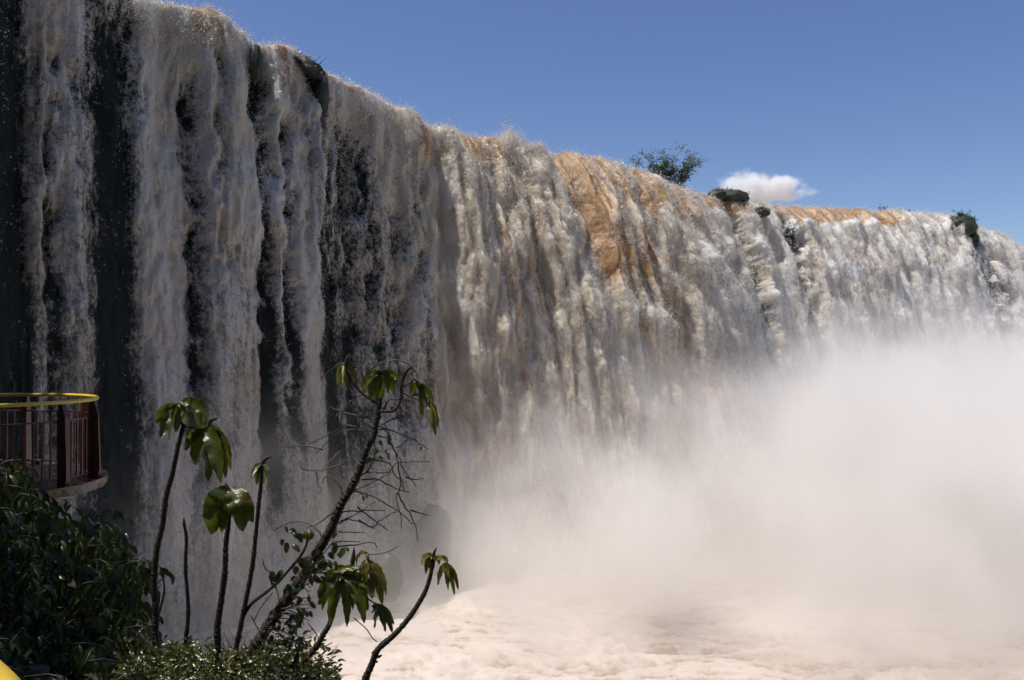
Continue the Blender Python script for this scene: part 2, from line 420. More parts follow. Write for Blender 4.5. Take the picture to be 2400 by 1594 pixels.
# cliff behind the water, and the plateau with the upper river
mrock = mat_rock('wet_basalt', moss=.4)
def cliff():
    ext = [(-30, 14), (-34, -6), (-40, -40), (-60, -90)]
    pts = [Vector((x, y, 0)) for x, y in ext][::-1]
    st = [Vector((p[0] - n[0] * 2.0, p[1] - n[1] * 2.0, p[2])) for p, n in zip(P[::12], nrm[::12])]
    line = [(p.x, p.y, 37) for p in pts] + [(p.x, p.y, p.z - 1.2) for p in st] + [(150, 195, 36), (240, 260, 36)]
    line = np.array(spline(line, 3)); nu = len(line)
    t = np.gradient(line[:, :2], axis=0); t /= np.linalg.norm(t, axis=1)[:, None]; n = np.stack([t[:, 1], -t[:, 0]], 1)
    nv = 60; z = np.linspace(1, 0, nv) ** 1.1
    u = np.concatenate([[0], np.cumsum(np.linalg.norm(np.diff(line[:, :2], axis=0), axis=1))])
    Z = -3 + z[:, None] * (line[None, :, 2] + 3)
    d = 1.2 * fbm(np.broadcast_to(u * .1, Z.shape), Z * .12, 5, 300) - .4 + .5 * (1 - z[:, None])
    X = line[None, :, 0] + n[None, :, 0] * d; Y = line[None, :, 1] + n[None, :, 1] * d
    # top goes back from the edge
    back = [2, 10, 60, 300, 900]
    top = [np.stack([line[:, 0] - b * .85, line[:, 1] + b * .5, line[:, 2] - .6 + 0 * b], 1) for b in back[::-1]]
    GG = np.concatenate([np.stack(top), np.stack([X, Y, Z], -1)], 0)
    o = np_mesh('cliff', GG.reshape(-1, 3), grid_faces(GG.shape[0], nu), mrock)
    return tag(o, 'dark wet rock face behind the falling water', kind='structure')
cliff()

# unseen forested gorge side behind the walkway, made high and close to block skylight
def hills():
    a = np.linspace(R(150), R(395), 90)[None, :]; b = np.linspace(0, 1, 24)[:, None]
    rad = 20 + 46 * b; X = rad * np.cos(a); Y = rad * np.sin(a) - 8
    Z = -1 + 68 * b ** .8 * sstep(R(395), R(330), a) + 3 * fbm(X * .09, Y * .09, 4, 500)
    o = np_mesh('hills', np.stack([X, Y, Z], -1).reshape(-1, 3), grid_faces(*Z.shape), mat_plain('forest_slope', (.02, .035, .012), (.05, .075, .02), .7, .6, .2, .8, .6))
    tag(o, 'unseen forested gorge side opposite the falls, heightened to block skylight', kind='structure')
hills()

# ------------------------------------------------------------------ pool
def pool():
    xs = np.linspace(-1, 1, 700); ys = np.linspace(0, 1, 620)
    Yw = 24 + 110 * ys[:, None] ** 1.4 + 0 * xs[None]
    Xw = xs[None] * (30 + Yw * .75) + 12
    qx = Xw + 5 * fbm(Xw * .07, Yw * .09, 3, 440) + 1.2 * fbm(Xw * .4, Yw * .5, 3, 441); qy = Yw + 5 * fbm(Xw * .06 + 9, Yw * .08, 3, 442) + 1.2 * fbm(Xw * .4, Yw * .5 + 7, 3, 443)
    w1 = fbm(qx * .07, qy * .14, 5, 400, .55); w2 = fbm(qx * .22, qy * .55, 6, 410, .6, 'ridge'); w3 = fbm(qx * .8, qy * 1.5, 4, 411, .6, 'ridge')
    swell = sstep(.0, .6, perlin(qx * .10 + 3, qy * .16, 430))
    z = .60 * w1 + .16 * w2 + .09 * w3 + .5 * swell * (.5 + .8 * w2) + .05 * fbm(Xw * 4, Yw * 4, 2, 420)
    foam = .25 + .75 * w2 + .45 * w3 + .5 * w1 + .5 * swell
    o = np_mesh('river_water', np.stack([Xw, Yw, z], -1).reshape(-1, 3), grid_faces(*Xw.shape), mat_pool(), attrs=dict(foam=foam.ravel()))
    tag(o, 'churning pale brown foaming water below the falls', kind='structure')
    far = MB(); far.add([(-3000, -3000, -1.2), (3000, -3000, -1.2), (3000, 3000, -1.2), (-3000, 3000, -1.2)], [(0, 1, 2, 3)])
    g = far.build('ground', mat_plain('river_bed', (.30, .22, .15), (.42, .33, .25), .5, .05)); tag(g, 'muddy riverbed level running out to the horizon', kind='structure')
pool()

# ------------------------------------------------------------------ mist
def mist():
    t = NT('mist')
    pos = t.node('ShaderNodeNewGeometry').outputs['Position']
    sx = t.node('ShaderNodeSeparateXYZ'); t.l.new(pos, sx.inputs[0]); x, y, z = sx.outputs
    n = t.noise(t.vmul(pos, (1, 1, .8)), .055, 3, .5)
    # top of the bank: rises to the right and with distance
    n3 = t.noise(t.vmul(pos, (1, 1, 1)), .17, 3, .6, .4)
    topx = t.math('ADD', t.maprange(x, -20., 2., 10., 15.5), t.maprange(x, 0., 60., 1.5, 9., False))
    topx = t.math('ADD', topx, t.math('MULTIPLY', t.math('SUBTRACT', n3, .5), 14.))
    top = t.math('ADD', topx, t.math('MULTIPLY', t.math('SUBTRACT', n, .5), 22.))
    d = t.math('DIVIDE', t.math('SUBTRACT', top, z), 16.0, clamp=True)
    d = t.math('MULTIPLY', d, d)
    y0 = t.maprange(x, -22., 4., 32., 42.)
    y0 = t.math('SUBTRACT', y0, t.maprange(x, 4., 40., 0., 9.))
    nearf = t.maprange(t.math('SUBTRACT', y, y0), -5., 14.)
    left = t.maprange(x, -9., 3., .30, 1.)
    d = t.math('MULTIPLY', t.math('MULTIPLY', d, nearf), left)
    d = t.math('MULTIPLY', d, t.maprange(n3, .3, .7, .08, .30))
    pv = t.node('ShaderNodeVolumePrincipled'); pv.inputs['Color'].default_value = (.993, .967, .943, 1)
    pv.inputs['Anisotropy'].default_value = .1
    t.l.new(d, pv.inputs['Density'])
    t.l.new(pv.outputs[0], t.out.inputs['Volume'])
    b = MB()
    # closed low bank: wider to the right, stepped top
    lo, hi = -.8, 30
    pts = [(-30, 30), (60, 30), (140, 110), (140, 160), (20, 122), (-6, 84), (-28, 56)]
    k = len(pts)
    vs = [(x_, y_, lo) for x_, y_ in pts] + [(x_, y_, hi) for x_, y_ in pts]
    b.add(vs, [tuple(range(k))[::-1], tuple(range(k, 2 * k))] + [(i, (i + 1) % k, k + (i + 1) % k, k + i) for i in range(k)])
    o = b.build('mist', t.m, smooth=False)
    tag(o, 'thick bank of pale mist boiling up from the foot of the falls', 'mist', kind='stuff')
mist()

# ------------------------------------------------------------------ foreground plants
mbark = mat_plain('sapling_bark', (.010, .007, .005), (.032, .020, .013), .7, 40., .4, .8, .006)
mtwig = mat_plain('twig', (.02, .014, .01), (.05, .035, .02), .5, 30.)
mleaf = mat_leaf('sapling_leaf', (.035, .052, .007), (.115, .118, .014), (.12, .06, .012), .36, .38)
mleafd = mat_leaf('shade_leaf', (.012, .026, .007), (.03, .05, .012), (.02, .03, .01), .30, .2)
mbrownleaf = mat_leaf('withered_leaf', (.09, .095, .015), (.17, .12, .025), (.17, .06, .015), .30, .40)
mvine = mat_leaf('vine_leaf', (.03, .06, .012), (.06, .11, .02), (.05, .06, .015), .4, .35)
def z3(x, y): return 640 + .3188 * x, 800 + .3188 * y
def r2(x, y): return 320 + .2806 * x, 800 + .2806 * y
def r4(x, y): return 300 + .3388 * x, 1180 + .3388 * y
def r1(x, y): return .4555 * x, 880 + .4555 * y
def path3(fn, pts, d, d1=None, n=6, wob=0.):
    """photo-measured points -> smooth 3D polyline at depth d..d1"""
    d1 = d if d1 is None else d1
    k = len(pts)
    out = [tuple(at(*fn(*p), d + (d1 - d) * i / max(1, k - 1))) for i, p in enumerate(pts)]
    sp = spline(out, n) if k > 2 else [np.array(out[0]) + (np.array(out[1]) - np.array(out[0])) * t for t in np.linspace(0, 1, n)]
    return [Vector(p) + Vector([random.gauss(0, wob) for _ in range(3)]) for p in sp]
def bark_tube(mb, pts, r0, r1_, seg=10, knob=.12):
    n = len(pts); fine = []; rad = []
    L = 0
    for i in range(n - 1):
        for k in range(4):
            t = k / 4; fine.append(pts[i].lerp(pts[i + 1], t)); rad.append(r0 + (r1_ - r0) * (i + t) / n)
    fine.append(pts[-1]); rad.append(r1_)
    rad = [r * (1 + knob * (random.random() - .3) + (.20 if random.random() < .22 else 0)) for j, r in enumerate(rad)]
    mb.tube(fine, rad, seg, .22)
def lobe(mb, p0, p1, p2, w, g, face=None, fold=.35, tip=.25, n=12, serr=.08):
    """one leaf lobe along a bezier, folded along its midrib"""
    g = min(1, max(0, g + random.uniform(-.15, .15)))
    view = (Vector((0, 0, EYE)) - p0).normalized()
    face = (face or (view + Vector((random.uniform(-.7, .7), random.uniform(-.3, .3), random.uniform(-.2, .6))))).normalized()
    vs = []
    for i in range(n + 1):
        t = i / n
        p = p0 * (1 - t) ** 2 + p1 * 2 * t * (1 - t) + p2 * t * t
        tn = ((p1 - p0) * (1 - t) + (p2 - p1) * t).normalized()
        side = tn.cross(face).normalized(); nn = side.cross(tn).normalized()
        ww = w * .5 * (math.sin(math.pi * min(1, t * .93 + .05) ** .85) ** .75) * (1 + (serr if i % 2 else -serr))
        if i == n: ww = w * .02
        ripple = .12 * w * math.sin(t * 17 + g * 9)
        for q, f in ((-1, 1), (-.5, .35), (0, 0), (.5, .35), (1, 1)):
            vs.append(p + side * ww * q + nn * (fold * ww * f + ripple * abs(q) * (1 if q > 0 else -.7)))
    fs = [(i * 5 + k, i * 5 + k + 1, (i + 1) * 5 + k + 1, (i + 1) * 5 + k) for i in range(n) for k in range(4)]
    mb.add(vs, fs, g)
def leaf(parent, fn, d, hub, tips, w, arch=.3, material=None, name='leaf', fold=.35, spread=.10, g=None, n=12):
    """palmate leaf: hub and lobe tips measured in the photo, each lobe arching over and hanging"""
    mb = MB(); h = at(*fn(*hub), d)
    for j, tp in enumerate(tips):
        ww = tp[2] if len(tp) > 2 else w
        dd = d + random.uniform(-spread, spread)
        e = at(*fn(*tp[:2]), dd)
        L = (e - h).length
        mid = h.lerp(e, .45) + Vector(((e.x - h.x) * arch * 1.1, random.uniform(-.03, .03), L * arch * .55))
        lobe(mb, h + Vector((0, random.uniform(-.01, .01), 0)), mid, e, ww, random.random() if g is None else g, fold=fold, n=n)
    mb.tube([h + Vector((0, .004, -.008)), h + Vector((0, -.002, .006))], .006, 6)
    return mb.build(name, material or mleaf, parent)
def stem(parent, fn, pts, d, w0, w1, name='stem', d1=None, knob=.12):
    """w0, w1 thickness in photo pixels"""
    mb = MB(); p = path3(fn, pts, d, d1)
    bark_tube(mb, p, w0 / 2 / F * d, w1 / 2 / F * (d1 or d), knob=knob)
    return mb.build(name, mbark, parent)
def bud(parent, fn, pts, d, w):
    mb = MB(); p = path3(fn, pts, d, n=5); k = len(p)
    mb.tube(p, [w / 2 / F * d * max(.06, math.sin(math.pi * (.25 + .75 * i / (k - 1))) ** .8) for i in range(k)], 7)
    return mb.build('bud', mbark, parent)
SAP = 'bare stemmed saplings growing on the near bank'
def sapling(base_fn, base, d, label):
    b = at(*base_fn(*base), d); e = empty('sapling', b)
    return tag(e, label, 'sapling', SAP), b
def adopt(root):
    """children were built in world space: keep them there under the Empty"""
    for c in root.children: c.matrix_parent_inverse = Matrix.Translation(root.location).inverted()

# A: tall left stem
A, _ = sapling(r4, (181, 1330), 4.6, 'tall knobbly dark stem at far left topped by two large drooping green leaves')
stem(A, lambda x, y: (x, y), [(361, 1640), (363, 1553), (364, 1485), (366, 1434), (361, 1383), (364, 1326), (369, 1282), (381, 1231), (390, 1162), (404, 1111), (418, 1044), (428, 1008), (432, 994)], 4.6, 16, 9)
leaf(A, r2, 4.6, (335, 530), [(222, 825, 110), (170, 620, 60), (275, 815, 70), (335, 760, 95), (440, 722, 90), (445, 560, 60)], 0, .30, mleaf, g=.25) if 0 else None
def pw(px, d): return px / F * d
leaf(A, r2, 4.6, (335, 530), [(200, 810, pw(34, 4.6)), (270, 815, pw(24, 4.6)), (330, 762, pw(27, 4.6)), (430, 722, pw(24, 4.6)), (165, 690, pw(22, 4.6))], 0, .34, mleaf, g=.2)
stem(A, r2, [(395, 720), (350, 620), (333, 535)], 4.6, 5, 3, 'petiole'); stem(A, r2, [(400, 715), (480, 725), (560, 735)], 4.6, 3, 3, 'petiole')
leaf(A, r2, 4.58, (385, 500), [(570, 690, pw(26, 4.6)), (520, 720, pw(20, 4.6)), (450, 570, pw(20, 4.6))], 0, .5, mleaf, g=.35)
leaf(A, r2, 4.55, (590, 715), [(485, 1040, pw(30, 4.6)), (598, 1172, pw(36, 4.6)), (705, 1185, pw(36, 4.6)), (740, 1140, pw(30, 4.6)), (410, 912, pw(27, 4.6)), (722, 780, pw(16, 4.6))], 0, .22, mleaf, g=.1)
leaf(A, r2, 4.60, (640, 740), [(745, 1140, pw(26, 4.6)), (785, 1070, pw(26, 4.6))], 0, .35, mbrownleaf, g=.6)
bud(A, r2, [(600, 720), (622, 660), (655, 648), (682, 640)], 4.55, 9)
stem(A, r1, [(815, 1235), (840, 1140), (845, 1080), (830, 1010)], 4.7, 6, 3, 'side_shoot')
# B: bare stem
B, _ = sapling(r4, (330, 1330), 4.9, 'bare leafless thin stem with pointed tip, second from the left')
stem(B, lambda x, y: (x, y), [(412, 1640), (420, 1594), (430, 1536), (439, 1468), (441, 1417), (435, 1332), (437, 1265), (434, 1240), (430, 1226)], 4.9, 11, 6)
bud(B, r4, [(395, 160), (388, 125), (385, 98)], 4.9, 6)
# C: shield leaf
Cc, _ = sapling(r4, (615, 1330), 4.3, 'straight thick dark stem carrying one broad rounded two-part green leaf')
stem(Cc, lambda x, y: (x, y), [(507, 1640), (510, 1594), (510, 1519), (510, 1468), (517, 1417), (527, 1343), (529, 1282), (534, 1238), (537, 1200), (536, 1150)], 4.3, 17, 9)
mb = MB()
for hx, mx, my, tx, ty, ww, g_ in ((762, 655, 1330, 625, 1612, 62, .15), (745, 720, 1400, 715, 1600, 30, .3), (790, 890, 1320, 885, 1590, 54, .6), (800, 930, 1330, 968, 1515, 34, .7)):
    h_ = at(*r2(hx, 1240), 4.27 - .01 * g_); e_ = at(*r2(tx, ty), 4.25 + .03 * g_); m_ = at(*r2(mx, my), 4.18)
    lobe(mb, h_, m_, e_, pw(ww, 4.3), g_, (Vector((0, 0, EYE)) - h_ + Vector((.4, 0, .9))).normalized(), fold=.10, n=16, serr=.035)
mb.build('leaf', mleaf, Cc)
bud(Cc, r2, [(775, 1250), (760, 1215), (738, 1175)], 4.3, 8)
# D: with branch
Dd, _ = sapling(r4, (715, 1330), 5.2, 'slender forked stem with a small folded leaf and a round bud on its side fork')
stem(Dd, lambda x, y: (x, y), [(538, 1640), (547, 1556), (557, 1502), (571, 1434), (588, 1349), (595, 1299), (605, 1197), (612, 1131), (614, 1095)], 5.2, 13, 8)
stem(Dd, lambda x, y: (x, y), [(573, 1440), (580, 1428), (595, 1410), (639, 1376), (666, 1349), (700, 1309), (715, 1285), (722, 1262)], 5.2, 8, 5, 'branch')
leaf(Dd, r2, 5.2, (1035, 1020), [(1005, 1200, pw(15, 5.2)), (960, 1150, pw(13, 5.2)), (1020, 1190, pw(9, 5.2))], 0, .35, mleaf, g=.3)
leaf(Dd, r2, 5.2, (1045, 1025), [(1065, 1190, pw(13, 5.2)), (1090, 1130, pw(13, 5.2))], 0, .4, mbrownleaf, g=.2)
bud(Dd, r2, [(1045, 1050), (1065, 1000), (1095, 972), (1140, 962)], 5.2, 10)
mb = MB(); c0 = at(723, 1254, 5.2)
for k in range(9):
    a = 2 * math.pi * k / 9
    lobe(mb, c0 + Vector((0, 0, -.03)), c0 + Vector((math.cos(a) * .05, math.sin(a) * .05, 0)), c0 + Vector((math.cos(a) * .006, 0, .03)), .035, .9, Vector((math.cos(a), math.sin(a), .1)), n=6)
mb.build('bud', mbrownleaf, Dd)
# M: main leaning trunk
M_, _ = sapling(r4, (660, 1330), 4.8, 'thickest leaning sapling with glossy drooping leaf crown, hung with bare twigs')
stem(M_, lambda x, y: (x, y), [(525, 1640), (544, 1594), (564, 1556), (605, 1505), (639, 1451), (700, 1366), (737, 1305), (777, 1237), (799, 1183), (822, 1147), (844, 1100), (860, 1052), (876, 1023), (882, 991), (889, 950), (891, 932)], 4.8, 30, 9, 'trunk')
stem(M_, z3, [(775, 465), (720, 430), (650, 378), (590, 310), (552, 240), (538, 185)], 4.8, 6, 5, 'branch')
bud(M_, z3, [(538, 190), (540, 145), (552, 110), (572, 92)], 4.8, 9)
stem(M_, z3, [(785, 515), (835, 515), (880, 512), (925, 465), (943, 400), (945, 330), (960, 262)], 4.75, 7, 6, 'branch')
bud(M_, z3, [(955, 280), (970, 235), (1000, 200), (1038, 180)], 4.75, 9)
W = 4.8
leaf(M_, z3, W, (805, 222), [(668, 405, pw(17, W)), (650, 350, pw(12, W)), (720, 440, pw(21, W)), (760, 460, pw(21, W)), (800, 435, pw(20, W)), (845, 380, pw(18, W)), (890, 400, pw(18, W)), (932, 345, pw(16, W)), (905, 290, pw(14, W))], 0, .42, mleaf, g=.75, n=14)
leaf(M_, z3, W, (518, 168), [(490, 355, pw(14, W)), (470, 325, pw(12, W)), (510, 330, pw(9, W)), (545, 360, pw(12, W)), (590, 320, pw(12, W)), (600, 290, pw(11, W))], 0, .38, mbrownleaf, g=.5)
stem(M_, z3, [(955, 330), (990, 315), (1022, 300)], W, 3, 2, 'petiole'); stem(M_, z3, [(955, 380), (1010, 410), (1090, 442)], W, 3, 2, 'petiole')
leaf(M_, z3, W, (1045, 285), [(1010, 390, pw(12, W)), (1040, 400, pw(10, W)), (1008, 345, pw(9, W)), (1080, 380, pw(10, W))], 0, .25, mleaf, g=.4)
leaf(M_, z3, W, (1085, 315), [(1135, 400, pw(13, W)), (1175, 470, pw(16, W)), (1130, 480, pw(14, W)), (1100, 560, pw(14, W)), (1085, 545, pw(11, W)), (1180, 440, pw(13, W))], 0, .2, mleaf, g=.7)
leaf(M_, z3, W, (1150, 450), [(1195, 700, pw(15, W)), (1215, 640, pw(13, W)), (1165, 650, pw(12, W)), (1200, 560, pw(14, W))], 0, .18, mbrownleaf, g=.4)
leaf(M_, z3, W, (1020, 235), [(1060, 275, pw(10, W)), (1012, 255, pw(7, W)), (1050, 250, pw(8, W))], 0, .3, mbrownleaf, g=.8)
leaf(M_, z3, W, (1075, 395), [(1010, 415, pw(8, W))], 0, .3, mleaf, g=.9)
# E: big leaf cluster lower right of trunk
E_, _ = sapling(r4, (1075, 1300), 4.5, 'leaning sapling carrying the largest cluster of long fingered drooping leaves')
stem(E_, lambda x, y: (x, y), [(660, 1640), (669, 1594), (707, 1556), (744, 1512), (757, 1488), (771, 1465), (785, 1420), (798, 1370), (815, 1335), (824, 1330)], 4.5, 15, 8)
bud(E_, r4, [(1550, 460), (1555, 400), (1562, 350), (1563, 298)], 4.45, 11)
W = 4.45
leaf(E_, r4, W, (1485, 495), [(1320, 665, pw(30, W)), (1345, 740, pw(30, W)), (1395, 850, pw(30, W)), (1440, 700, pw(26, W)), (1515, 855, pw(26, W)), (1555, 740, pw(20, W)), (1635, 830, pw(30, W)), (1690, 665, pw(28, W)), (1660, 740, pw(26, W))], 0, .36, mleaf, g=.35, n=14)
leaf(E_, r4, W, (1655, 395), [(1610, 530, pw(17, W)), (1700, 640, pw(22, W)), (1760, 705, pw(24, W)), (1785, 640, pw(20, W)), (1640, 570, pw(16, W)), (1720, 580, pw(20, W))], 0, .3, mbrownleaf, g=.5)
leaf(E_, r4, W, (1720, 700), [(1705, 865, pw(16, W)), (1780, 888, pw(18, W)), (1828, 895, pw(18, W)), (1840, 840, pw(14, W)), (1690, 760, pw(14, W))], 0, .22, mleaf, g=.15)
leaf(E_, r4, W, (1430, 460), [(1500, 440, pw(14, W)), (1560, 470, pw(12, W)), (1600, 450, pw(10, W)), (1370, 540, pw(16, W))], 0, .3, mleaf, g=.9)
leaf(E_, r4, W, (1640, 340), [(1665, 400, pw(9, W)), (1600, 385, pw(8, W)), (1580, 430, pw(9, W))], 0, .4, mbrownleaf, g=.9)
stem(E_, r4, [(1560, 470), (1610, 445), (1655, 405)], W, 4, 3, 'petiole'); stem(E_, r4, [(1560, 520), (1640, 640), (1720, 700)], W + .02, 4, 3, 'petiole')
# F: rightmost
F_, _ = sapling(r4, (1610, 1330), 4.7, 'rightmost curved stem with one small yellow and brown wilted leaf cluster')
stem(F_, lambda x, y: (x, y), [(845, 1640), (856, 1594), (873, 1553), (886, 1522), (927, 1485), (964, 1441), (995, 1390), (1008, 1352), (1013, 1325)], 4.7, 17, 8)
for a, b in (((1725, 1010), (1705, 1015)), ((1730, 1065), (1755, 1050)), ((1700, 1090), (1728, 1098))):
    stem(F_, r4, [a, b], 4.7, 6, 4, 'stub')
bud(F_, r4, [(2108, 450), (2112, 390), (2118, 340), (2137, 302)], 4.7, 10)
leaf(F_, r4, 4.7, (2100, 360), [(2035, 440, pw(15, 4.7)), (2060, 490, pw(15, 4.7)), (2090, 490, pw(12, 4.7)), (2110, 440, pw(10, 4.7))], 0, .5, mbrownleaf, g=.6)
leaf(F_, r4, 4.68, (2120, 385), [(2170, 400, pw(12, 4.7)), (2210, 420, pw(12, 4.7)), (2150, 430, pw(10, 4.7))], 0, .5, mbrownleaf, g=.8)
leaf(F_, r4, 4.68, (2195, 415), [(2145, 565, pw(14, 4.7)), (2215, 605, pw(13, 4.7)), (2258, 638, pw(13, 4.7)), (2285, 600, pw(13, 4.7)), (2240, 540, pw(12, 4.7))], 0, .25, mbrownleaf, g=.35)
# H: short spiky shoot between
H_, _ = sapling(r4, (1060, 1330), 4.4, 'short pointed leafless shoot at the foot of the leaning trunk')
stem(H_, r4, [(1075, 1290), (1110, 1180), (1150, 1100), (1185, 1000), (1188, 955)], 4.4, 11, 4)

# vine and twigs hanging on the main trunk
V_ = tag(empty('vine', at(740, 1310, 4.8)), 'tangle of thin bare twigs and small round leaves climbing the leaning trunk', 'vine')
twigs = [[(735, 660), (620, 650), (540, 655), (450, 690), (370, 770), (315, 832)], [(640, 660), (600, 625), (530, 620), (420, 680), (270, 750)], [(370, 800), (250, 772), (160, 770), (75, 783)],
 [(750, 578), (640, 555), (520, 520), (428, 486)], [(655, 392), (570, 440), (515, 520), (495, 620), (497, 740), (510, 820), (500, 930), (515, 1010)], [(740, 640), (690, 610), (640, 612), (620, 590)],
 [(500, 800), (420, 880), (360, 945)], [(525, 900), (420, 930), (350, 955), (215, 940), (212, 920)], [(320, 960), (325, 1040), (350, 1080), (340, 1115)], [(780, 620), (850, 680), (880, 780), (930, 860), (960, 940), (1045, 1060)],
 [(780, 645), (870, 655), (980, 700), (1080, 750), (1140, 798)], [(770, 700), (830, 710), (890, 790), (920, 900), (935, 1010), (930, 1090), (905, 1130), (915, 1200), (940, 1290), (942, 1380)],
 [(700, 860), (780, 880), (860, 900), (890, 980), (940, 1020), (970, 1110)], [(650, 1020), (770, 1015), (900, 1080), (1005, 1110)], [(640, 990), (720, 960), (850, 960), (920, 890), (1150, 885)],
 [(590, 1100), (700, 1125), (830, 1195), (940, 1260), (1010, 1330), (1060, 1345)], [(500, 1255), (640, 1245), (820, 1245)], [(500, 1320), (560, 1310), (640, 1330), (750, 1380)], [(480, 1340), (620, 1260), (750, 1180)],
 [(630, 1310), (720, 1365), (800, 1310), (900, 1250)], [(915, 1115), (960, 1200), (1020, 1290), (1055, 1390), (1062, 1470)], [(480, 1400), (580, 1402), (675, 1406)], [(510, 1130), (490, 1060), (440, 1010), (390, 990), (360, 1040)],
 [(365, 1440), (300, 1360), (190, 1325), (100, 1345), (0, 1392)], [(450, 1250), (350, 1330), (250, 1370)], [(690, 240), (740, 190), (830, 150), (930, 140), (1020, 190), (1070, 270)], [(665, 260), (640, 210), (580, 170), (565, 120), (620, 106)],
 [(540, 160), (470, 170), (400, 230), (345, 282)], [(800, 520), (850, 440), (920, 430), (1040, 440)], [(800, 610), (870, 575), (930, 540), (1000, 505)], [(870, 575), (940, 560), (1015, 562)], [(820, 500), (830, 450), (800, 420)],
 [(970, 1000), (1040, 1015), (1110, 1008)], [(600, 1090), (640, 1080), (760, 1020), (880, 960)], [(905, 780), (960, 750), (985, 715)], [(600, 630), (570, 690)], [(600, 650), (625, 700)], [(690, 960), (740, 870), (750, 780), (745, 720)],
 [(1010, 1240), (1070, 1260), (1150, 1282)], [(420, 1500), (520, 1470), (640, 1472)], [(450, 1510), (600, 1495), (730, 1480), (770, 1518)], [(620, 1220), (720, 1300), (850, 1395)]]
for tw in twigs:
    mb = MB(); dd = 4.8 + random.uniform(-.15, .15); p = path3(z3, tw, 4.8, dd, 5, .002)
    k = len(p); mb.tube(p, [pw(3.4 - 1.7 * i / k, 4.8) / 1.7 for i in range(k)], 5); mb.build('twig', mtwig, V_)
def oval(fn, pts, parent, d, size, m):
    for x, y in pts:
        mb = MB(); p = at(*fn(x, y), d + random.uniform(-.12, .12)); a = random.uniform(-.8, .8); L = pw(size, d) * random.uniform(.8, 1.25)
        e = p + Vector((math.sin(a) * L, random.uniform(-.3, .3) * L, -math.cos(a) * L))
        lobe(mb, p, p.lerp(e, .5) + Vector((0, -.01, .01)), e, L * .62, random.random(), n=7, fold=.2, serr=.02); mb.build('leaf', m, parent)
oval(z3, [(795, 545), (850, 685), (780, 730), (840, 735), (830, 790), (772, 795), (845, 840), (780, 845), (720, 870), (655, 1135), (692, 1115), (1096, 772), (835, 820), (870, 480), (470, 1390), (462, 1480), (530, 1520), (470, 1560)], V_, 4.8, 14, mvine)
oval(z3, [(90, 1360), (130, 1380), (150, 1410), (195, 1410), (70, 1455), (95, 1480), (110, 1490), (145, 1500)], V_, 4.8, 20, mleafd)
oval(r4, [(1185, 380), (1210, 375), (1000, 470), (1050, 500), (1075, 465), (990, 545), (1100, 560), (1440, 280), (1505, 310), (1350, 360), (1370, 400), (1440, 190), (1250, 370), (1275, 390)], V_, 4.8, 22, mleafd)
rr = random.Random(5)
tang = []
for _ in range(64):
    t = rr.random(); cx = 1330 - 330 * t + rr.gauss(0, 75); cy = 380 + 620 * t + rr.gauss(0, 70); tang.append((cx + 20, cy))
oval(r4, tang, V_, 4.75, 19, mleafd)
for _ in range(44):
    t = rr.random(); x = 1310 - 430 * t; y = 400 + 560 * t; a = rr.uniform(-1.2, 1.0); L = rr.uniform(80, 230)
    pts = [(x, y), (x + L * .5 * math.cos(a) + rr.uniform(-20, 20), y + L * .5 * math.sin(a) - 15), (x + L * math.cos(a), y + L * math.sin(a) + rr.uniform(-20, 30))]
    mb = MB(); p = path3(r4, pts, 4.75, 4.75 + rr.uniform(-.15, .15), 5); k = len(p)
    mb.tube(p, [pw(3.0 - 1.5 * i / k, 4.8) / 1.7 for i in range(k)], 5); mb.build('twig', mtwig, V_)
for pts in ([(1165, 720), (1190, 800), (1150, 880), (1240, 1000)], [(1560, 790), (1650, 870), (1690, 930), (1725, 958)], [(850, 775), (900, 870), (920, 890)], [(870, 820), (920, 720), (1000, 618)], [(930, 385), (950, 450), (1010, 490)], [(1050, 700), (1030, 600), (980, 520)],
            [(1660, 355), (1750, 345), (1820, 325), (1862, 298)], [(1340, 1000), (1415, 962)], [(1330, 950), (1300, 900), (1240, 820)], [(1250, 1200), (1330, 1130), (1398, 1096)], [(1250, 1110), (1200, 1020), (1160, 960)]):
    mb = MB(); p = path3(r4, pts, 4.6, 4.6, 5); mb.tube(p, pw(1.3, 4.6), 5); mb.build('twig', mtwig, V_)
for o_ in (A, B, Cc, Dd, M_, E_, F_, H_, V_): adopt(o_)

# dense wet shrub at the left
def inside(poly, x, y):
    c = False; n = len(poly)
    for i in range(n):
        x1, y1 = poly[i]; x2, y2 = poly[i - 1]
        if (y1 > y) != (y2 > y) and x < (x2 - x1) * (y - y1) / (y2 - y1) + x1: c = not c
    return c
def sprig(mb, tw, p, d, rnd, scale=1., droop=1.):
    a = rnd.uniform(-1, 1) * 1.3 + .35; L = rnd.uniform(.12, .26) * scale
    q = p + Vector((math.sin(a) * L, rnd.uniform(-.1, .1), math.cos(a) * L * .35)); e = q + Vector((math.sin(a) * L * .7, rnd.uniform(-.05, .05), -L * .5))
    tw.tube([p, p.lerp(q, .6) + Vector((0, 0, .015)), q, e], [.004, .0035, .003, .0015], 4)
    g = rnd.random() ** 2
    for i in range(rnd.randint(6, 10)):
        t = rnd.uniform(.15, 1); b = (p.lerp(q, t * 2) if t < .5 else q.lerp(e, t * 2 - 1))
        s = rnd.choice((-1, 1)); l = rnd.uniform(.07, .13) * scale
        f = b + Vector((s * l * rnd.uniform(.15, .6), rnd.uniform(-.04, .04), -l * rnd.uniform(.6, 1.) * droop))
        lobe(mb, b, b.lerp(f, .5) + Vector((s * l * .25, 0, l * .15)), f, l * rnd.uniform(.24, .34), g, n=5, fold=.3, serr=0)
